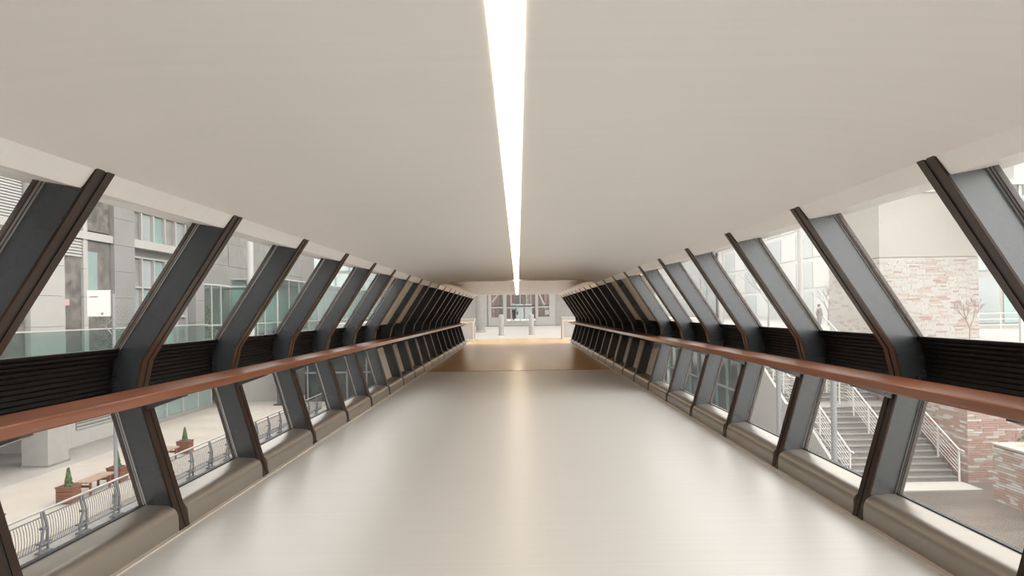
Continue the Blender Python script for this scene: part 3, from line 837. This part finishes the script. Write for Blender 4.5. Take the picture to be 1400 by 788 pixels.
# ivy-like dark shrub on the deck
def leafy(r, h, n, seed, d=0.12):
    mb = MB(); rnd = random.Random(seed)
    for k in range(n):
        t = rnd.random(); a = rnd.random()*2*math.pi
        rr = r*math.sqrt(rnd.random())*(1 - 0.75*t)
        c = Vector((rr*math.cos(a), rr*math.sin(a), 0.1 + h*t))
        nn = Vector((rnd.uniform(-1, 1), rnd.uniform(-1, 1), rnd.uniform(-.3, 1))).normalized()
        u = nn.orthogonal().normalized()*d*(0.6 + rnd.random()*0.6); w = nn.cross(u)*0.6
        mb.add([c-u, c-w, c+u, c+w], [(0,1,2,3)])
    return mb
d_ = 52.6
e = empty('deck_shrub', (-22.5, d_, -0.1), 'dark shrub standing between the two glass boxes', 'shrub')
leafy(1.0, 2.4, 900, 4).build('foliage', M['leaf_green'], e); MB().tube((0, 0, 0), (0, 0, 1.2), 0.06, 6).build('stem', M['twig'], e)

# white block and dark stone blocks at the end of the street
e = empty('white_block', (-18.6, 56, G), 'plain pale rendered wall closing the cream street', 'building')
attach(MB().box(-20.9, -16.6, 52.5, 58, G, -0.6).build('wall', M['stone_white']), e)
attach(MB().box(-21, -16.5, 52.4, 58, -0.6, -0.5).build('coping', M['white_metal']), e)
e = empty('dark_stone_pylon', (-16.0, 50.6, G), 'dark leaning stone pylon in front of the pale wall', 'pylon')
pv = []
for z, x0, x1 in ((0, -0.55, 0.75), (4.4, -0.75, 0.4)):
    pv += [(x0, -0.5, z), (x1, -0.5, z), (x1, 0.6, z), (x0, 0.6, z)]
MB().add(pv, [(0,3,2,1), (4,5,6,7), (0,1,5,4), (1,2,6,5), (2,3,7,6), (3,0,4,7)]).build('shaft', M['stone_dark'], e)
MB().box(-0.8, 0.9, -0.6, 0.7, -0.01, 0.1).build('plinth', M['stone_dark'], e)
un = empty('underpass', (-9, 60, G), 'dark glazed underpass below the closed half of the bridge', 'building')
attach(MB().box(-15.2, -3.2, 52, 75, G, -0.5).build('wall', M['glass_dark']), un)
for k in range(9):
    x = -15.0 + k*1.4
    attach(MB().box(x - 0.05, x + 0.05, 51.9, 52.0, G, -0.5).build('mullion', M['pole_grey']), un)
attach(MB().box(-15.2, -3.2, 51.88, 52.0, -2.6, -2.5).build('transom', M['pole_grey']), un)

# ---------------------------------------------------------------- outside, plaza side
thing_box('plaza_paving', M['kerb_stone'], 8.2, 120, -120, 12.0, G - 0.3, G, label='unseen plaza paving behind the viewpoint, made matt to darken rib reflections', cat='paving', kind='structure')  # out of view, dull so the lower stair-side ribs reflect less sky
thing_box('plaza_paving', M['plaza_wet'], 8.2, 120, 12.0, 150, G - 0.3, G, label='wet brown plaza paving below the stairs', cat='paving', kind='structure')
thing_box('stair_landing', M['landing_pale'], 11.6, 15.4, 24.35, 25.55, G, G + 0.03, label='pale landing slab at the foot of the stairs', cat='paving', kind='structure')
SY0, RISE, RUN, NST, XL, XR = 25.6, 0.1643, 0.33, 28, 11.4, 15.35
stair = empty('staircase', (13.4, SY0, G), 'broad grey stone staircase climbing from the wet plaza to the terrace', 'staircase')
def stair_y(k): return SY0 + RUN*k + (1.5 if k >= 13 else 0)
for k in range(NST):
    y0 = stair_y(k); y1 = SY0 + RUN*(k+1) + (1.5 if k >= 12 else 0)
    stp = attach(MB().box(XL, XR, y0, y1 + 0.02, G + RISE*k, G + RISE*(k+1)).build('step', M['step_stone']), stair)
    nz = MB().box(XL, XR, y0 - 0.025, y0, G + RISE*(k+1) - 0.045, G + RISE*(k+1) - 0.03).build('nosing', M['step_nose']); nz.parent = stp; nz.matrix_parent_inverse = Matrix.Translation(-stair.location)
    nz.matrix_parent_inverse = Matrix.Identity(4)
YT = SY0 + RUN*NST + 1.5
side = [(SY0, G), (SY0, G + RISE), (stair_y(12) + 0.0, G + RISE*12.5), (stair_y(12) + 1.5, G + RISE*13), (YT, 0.0), (YT, G)]
mbs = MB()
n = len(side)
mbs.add([(XL - 0.12, p[0], p[1]) for p in side] + [(XL, p[0], p[1]) for p in side],
        [(i, (i+1) % n, n + (i+1) % n, n + i) for i in range(n)] + [tuple(range(n-1, -1, -1)), tuple(range(n, 2*n))])
attach(mbs.build('side_wall', M['white_paint']), stair)
attach(MB().tube((XL - 0.16, SY0 + 0.4, G + 0.9*1.0), (XL - 0.16, SY0 + 3.6, G + 2.0), 0.03, 6).build('stringer_line', M['pole_grey']), stair)
def stair_rail(x, lb):
    e = empty('stair_railing', (x, SY0, G), lb, 'railing', 'stair railings')
    pts = [(SY0 - 0.15, G + 0.05), (stair_y(12) + 0.2, G + RISE*13), (stair_y(12) + 1.5, G + RISE*13), (YT + 0.2, 0.0)]
    tr = MB(); mr = [MB() for _ in range(6)]
    for (p, q) in zip(pts, pts[1:]):
        tr.tube((x, p[0], p[1] + 1.12), (x, q[0], q[1] + 1.12), 0.028, 8)
        for j, m_ in enumerate(mr): m_.tube((x, p[0], p[1] + 0.28 + 0.13*j), (x, q[0], q[1] + 0.28 + 0.13*j), 0.010, 5)
    tr.tube((x, pts[0][0], pts[0][1] + 1.12), (x, pts[0][0] - 0.3, pts[0][1] + 1.10), 0.028, 8)
    attach(tr.build('top_rail', M['rail_white']), e)
    for m_ in mr: attach(m_.build('bar', M['rail_white']), e)
    k = 0
    while k < 29:
        y = SY0 - 0.15 + k*0.42
        if y > YT: break
        zz = pts[0][1]
        for (p, q) in zip(pts, pts[1:]):
            if p[0] <= y <= q[0]: zz = p[1] + (q[1]-p[1])*(y-p[0])/(q[0]-p[0])
        if k % 3 == 0:
            attach(MB().box(x - 0.025, x + 0.025, y - 0.03, y + 0.03, zz - 0.06, zz + 1.12).build('post', M['rail_white']), e)
        k += 1
stair_rail(XL + 0.08, 'white stair railing on the edge with the pale side wall')
stair_rail(13.35, 'white stair railing in the middle of the stairs')
stair_rail(XR - 0.08, 'white stair railing along the brick wall')

# brickwork
BM = [M['mortar'], M['brick_pink'], M['brick_rose'], M['brick_tan'], M['brick_white']]
ROW, BH, BD = 0.085, 0.074, 0.022
brick_cache = {}
def brick_wall(root, axis, fixed, face, u0, u1, z0, z1, n_single, rnd, near_first=True, pale=False):
    """axis 'x': wall in plane x=fixed facing -x, u = y ; axis 'y': plane y=fixed facing -y, u = x.  face: -1"""
    todo = []
    z = z0; row = 0
    while z + BH < z1 + 0.001:
        u = u0 - rnd.random()*0.4
        while u < u1:
            L = rnd.choice((0.22, 0.34, 0.46, 0.46, 0.58))
            a0, a1 = max(u, u0), min(u + L - 0.010, u1)
            if a1 - a0 > 0.05:
                t = (z - z0)/(z1 - z0)
                w = [0.55 - 0.35*t, 0.28, 0.12 + 0.15*t, 0.10 + 0.22*t]
                if pale: w = [0.015, 0.10*(1-t) + 0.03, 0.30, 0.60 + 0.5*t]
                mi = rnd.choices((1, 2, 3, 4), w)[0]
                todo.append((a0, a1, z, mi, rnd.uniform(0.6, 1.0)))
            u += L
        z += ROW; row += 1
    if near_first: order = sorted(range(len(todo)), key=lambda i: todo[i][0])
    else: order = list(range(len(todo)))
    single = set(order[:n_single])
    mb = MB()
    for i, (a0, a1, z, mi, pr) in enumerate(todo):
        d = BD*pr
        if i in single:
            key = (axis, round(a1 - a0, 2), mi)
            if key not in brick_cache:
                L = key[1]
                brick_cache[key] = (MB().box(-BD, 0.0, 0, L, 0, BH) if axis == 'x' else MB().box(0, L, -BD, 0.0, 0, BH)).mesh('brick', BM[mi])
            loc = (fixed + BD - d, a0, z) if axis == 'x' else (a0, fixed + BD - d, z)
            attach(put('brick', brick_cache[key], None, loc), root)
        elif axis == 'x': mb.box(fixed - d, fixed, a0, a1, z, z + BH, mi)
        else: mb.box(a0, a1, fixed - d, fixed, z, z + BH, mi)
    if mb.v:
        o = mb.build('brickwork', BM); o['kind'] = 'stuff'; attach(o, root)
rnd = random.Random(11)
pod = empty('brick_podium', (18, 30, G), 'pink and white banded brick podium wall beside the stairs', 'wall')
attach(MB().box(15.62, 40, 25.52, 60, G, -0.02).build('core', M['mortar']), pod)
brick_wall(pod, 'y', 25.5, -1, 15.6, 19.5, G, -0.05, 150, rnd)
brick_wall(pod, 'x', 15.6, -1, 25.5, 36.5, G, -0.05, 0, rnd)
attach(MB().box(15.55, 40, 25.44, 60, -0.02, 0.04).build('coping', M['cladding_cream']), pod)
pl = empty('brick_planter', (16.5, 20, G), 'low pink brick planter wall standing on the wet plaza', 'planter')
attach(MB().box(15.03, 18.5, 12.5, 23.2, G, -2.86).build('core', M['mortar']), pl)
prn = random.Random(5)
# the stretch in view gets single bricks, the rest is joined
brick_wall(pl, 'x', 15.0, -1, 20.6, 23.2, G, -2.84, 148, prn)
brick_wall(pl, 'x', 15.0, -1, 12.5, 20.6, G, -2.84, 0, prn)
attach(MB().box(14.97, 18.5, 12.5, 23.25, -2.86, -2.80).build('coping', M['brick_tan']), pl)
for k, (x, y) in enumerate(((15.8, 22.4), (16.3, 21.3), (15.7, 20.4), (16.6, 22.7))):
    e = empty('planter_bush', (x, y, -2.8), ('green bush at the front corner of the brick planter', 'green bush growing mid-way in the brick planter', 'green bush furthest from the stairs in the brick planter', 'green bush at the back corner of the brick planter')[k], 'bush', 'bushes in the brick planter')
    leafy(0.55, 0.7, 260, 20 + k, 0.07).build('foliage', M['leaf_green'], e)
    MB().tube((0, 0, 0), (0, 0, 0.4), 0.02, 5).build('stem', M['twig'], e)
bb = empty('brick_tower', (19.2, 37, 0.04), 'cream topped brick block standing on the podium', 'building')
x0b, x1b = on_y(1202, 350, 34)[0], on_y(1338, 400, 34)[0]
attach(MB().box(x0b + 0.02, x1b, 34.02, 39.5, 0.04, 3.85).build('core', M['mortar']), bb)
brick_wall(bb, 'y', 34.0, -1, x0b, x1b, 0.06, 3.85, 0, rnd, pale=True)
brick_wall(bb, 'x', x0b, -1, 34.0, 39.5, 0.06, 3.85, 0, rnd, pale=True)
attach(MB().box(x0b, x1b, 34.0, 39.5, 3.86, 6.85).build('cladding', M['cladding_cream']), bb)
attach(MB().box(x0b - 0.05, x1b + 0.05, 33.95, 39.6, 6.85, 7.0).build('coping', M['white_metal']), bb)

# terrace at bridge level, glazed shopfront under it
thing_box('terrace_slab', M['stone_white'], 11.2, 60, YT, 140, -0.45, 0.0, label='white edged terrace slab above the dark glass front', cat='terrace', kind='structure')
ug = empty('plaza_shopfront', (11.5, 50, G), 'dark green glass front under the white terrace edge', 'shopfront')
attach(MB().box(11.75, 13, YT + 0.05, 100, G, -0.45).build('glass_wall', M['glass_dark']), ug)
for k in range(26):
    yy = YT + 0.3 + 2.2*k
    attach(MB().box(11.62, 11.75, yy - 0.05, yy + 0.05, G, -0.45).build('mullion', M['glass_teal']), ug)
attach(MB().box(11.60, 11.75, YT + 0.05, 100, -1.0, -0.45).build('fascia', M['glass_teal']), ug)
attach(MB().box(11.60, 11.75, YT + 0.05, 100, -2.9, -2.82).build('transom', M['pole_grey']), ug)
attach(MB().box(11.70, 11.76, YT + 1.2, YT + 2.2, -3.6, -1.6).build('brown_panel', M['bench_top']), ug)  # plain brown panel on the glass front
# poles
for px, py, X, lb in ((1140, 570, 10.0, 'grey steel pole standing before the stair railing'), (1064.5, 545, 10.0, 'grey steel pole standing before the white stair side wall')):
    D = on_x(px, py, X)[0]
    e = empty('steel_pole', (X, D, G), lb, 'pole', 'steel poles beside the stairs')
    MB().tube((0, 0, 0.05), (0, 0, 4.3), 0.095, 14).build('shaft', M['pole_grey'], e, smooth=True)
    MB().lathe([(0.17, 0), (0.17, 0.05), (0.1, 0.055)], 0, 0, 14).build('base_plate', M['pole_grey'], e)
    MB().tube((0, 0, 2.1), (0.16, 0.1, 2.1), 0.03, 6).build('collar', M['pole_grey'], e)
# terrace railing, white columns, bare trees
tr_ = empty('terrace_railing', (22, 44, 0.04), 'thin white railing on the podium by the brick block', 'railing')
for z in (1.05, 0.70, 0.35): attach(MB().tube((x1b, 44, z), (34, 44, z), 0.025, 6).build('bar', M['rail_white']), tr_)
for k in range(9): attach(MB().tube((x1b + 0.1 + 1.5*k, 44, 0.04), (x1b + 0.1 + 1.5*k, 44, 1.05), 0.025, 6).build('post', M['rail_white']), tr_)
for px, X, lb in ((1094.5, 19.0, 'slim white column on the terrace near the person in grey'), (985.5, 19.0, 'slim white column far along the terrace')):
    D = X/ray(px, 370)[0]
    e = empty('terrace_column', (X, D, 0), lb, 'column', 'white terrace columns')
    MB().lathe([(0.19, 0.1), (0.19, 8)], 0, 0, 16).build('shaft', M['white_metal'], e, smooth=True)
    MB().lathe([(0.28, 0), (0.28, 0.1), (0.2, 0.101)], 0, 0, 16).build('base', M['white_metal'], e)
def bare_tree(name, loc, h, seed, mt, lb, grp, depth=5, r=0.07):
    rn = random.Random(seed); trunk = MB(); br = MB()
    def grow(p, d, L, r_, k):
        q = p + d*L
        (trunk if k == 0 else br).tube(p, q, r_, 5 if k < 2 else 3, r_*0.7)
        if k >= depth: return
        for _ in range(3 if k < 3 else 2):
            nd = (d + Vector((rn.uniform(-.7, .7), rn.uniform(-.7, .7), rn.uniform(-.1, .5)))).normalized()
            grow(q, nd, L*rn.uniform(.6, .85), max(r_*0.6, 0.006), k+1)
    grow(Vector((0, 0, 0)), Vector((0.03, 0, 1)).normalized(), h*0.3, r, 0)
    e = empty(name, loc, lb, 'tree', grp)
    trunk.build('trunk', mt, e); br.build('branches', mt, e)
X, D = on_y(1325, 440, 30)[0], 30
bare_tree('bare_shrub', (X, D, 0.04), 1.9, 3, M['twig'], 'leafless reddish shrub in front of the brick block', None, 5, 0.03)
for px, D, h, sd, lb in ((1050, 62, 6.0, 8, 'leafless grey tree behind the slim white column'), (1132, 60, 3.6, 9, 'leafless grey tree beside the person in the grey coat'), (965, 80, 6.5, 10, 'leafless grey tree far along the terrace')):
    bare_tree('bare_tree', (on_y(px, 426, D)[0], D, 0.0), h, sd, M['twig_grey'], lb, 'terrace trees', 5, 0.09)

# background buildings, plaza side
def office(name, lb, x0, x1, y0, y1, z0, z1, face, nu, nv, wallm, winm):
    e = empty(name, ((x0+x1)/2, (y0+y1)/2, z0), lb, 'building')
    attach(MB().box(x0, x1, y0, y1, z0, z1).build('wall', wallm), e)
    for k in range(nu):
        for j in range(nv):
            za = z0 + (z1-z0)*j/nv; zb2 = z0 + (z1-z0)*(j+1)/nv
            if face == 'y':
                a0 = x0 + (x1-x0)*k/nu; a1 = x0 + (x1-x0)*(k+1)/nu
                o = MB().box(a0 + 0.15, a1 - 0.15, y0 - 0.06, y0 + 0.05, za + 0.35, zb2 - 0.15).build('window', winm[(k + j*2) % len(winm)])
            else:
                a0 = y0 + (y1-y0)*k/nu; a1 = y0 + (y1-y0)*(k+1)/nu
                o = MB().box(x0 - 0.06, x0 + 0.05, a0 + 0.15, a1 - 0.15, za + 0.35, zb2 - 0.15).build('window', winm[(k + j*2) % len(winm)])
            attach(o, e)
    return e
office('glass_office', 'pale green glass office behind the thin white railing', x1b + 7.0, 52, 47, 60, 0.04, 17, 'y', 9, 5, M['stone_white'], [M['glass_pale'], M['glass_teal']])
office('pale_office', 'long pale office building behind the terrace trees', 33, 45, 62, 140, 0, 17, 'x', 16, 5, M['haze_white'], [M['office_pane'], M['haze_white']])
office('end_office', 'pale office block closing the far end of the terrace', 12, 32.5, 120, 130, 0, 17, 'y', 9, 5, M['haze_white'], [M['office_pane']])
office('street_end_office', 'grey office block closing the far end of the street', -48, -5, 126, 134, G, 22, 'y', 18, 8, M['stone_pale'], [M['glass_teal'], M['glass_pale']])
wb = empty('white_balcony', (26.5, 32, 0.04), 'white balcony frame on posts beside the brick block', 'balcony')
xb = on_y(1386, 230, 30)[0]
zb3 = on_y(1386, 246, 30)[1]
attach(MB().box(xb, xb + 5, 30, 33, zb3, zb3 + 0.9).build('parapet', M['white_metal']), wb)
attach(MB().box(xb - 0.4, xb + 5, 29.9, 33, zb3 - 0.2, zb3).build('slab', M['white_metal']), wb)
for x in (xb + 0.25, xb + 1.1, xb + 2.2):
    attach(MB().box(x - 0.06, x + 0.06, 30.0, 30.12, 0.04, zb3 - 0.2).build('post', M['white_metal']), wb)
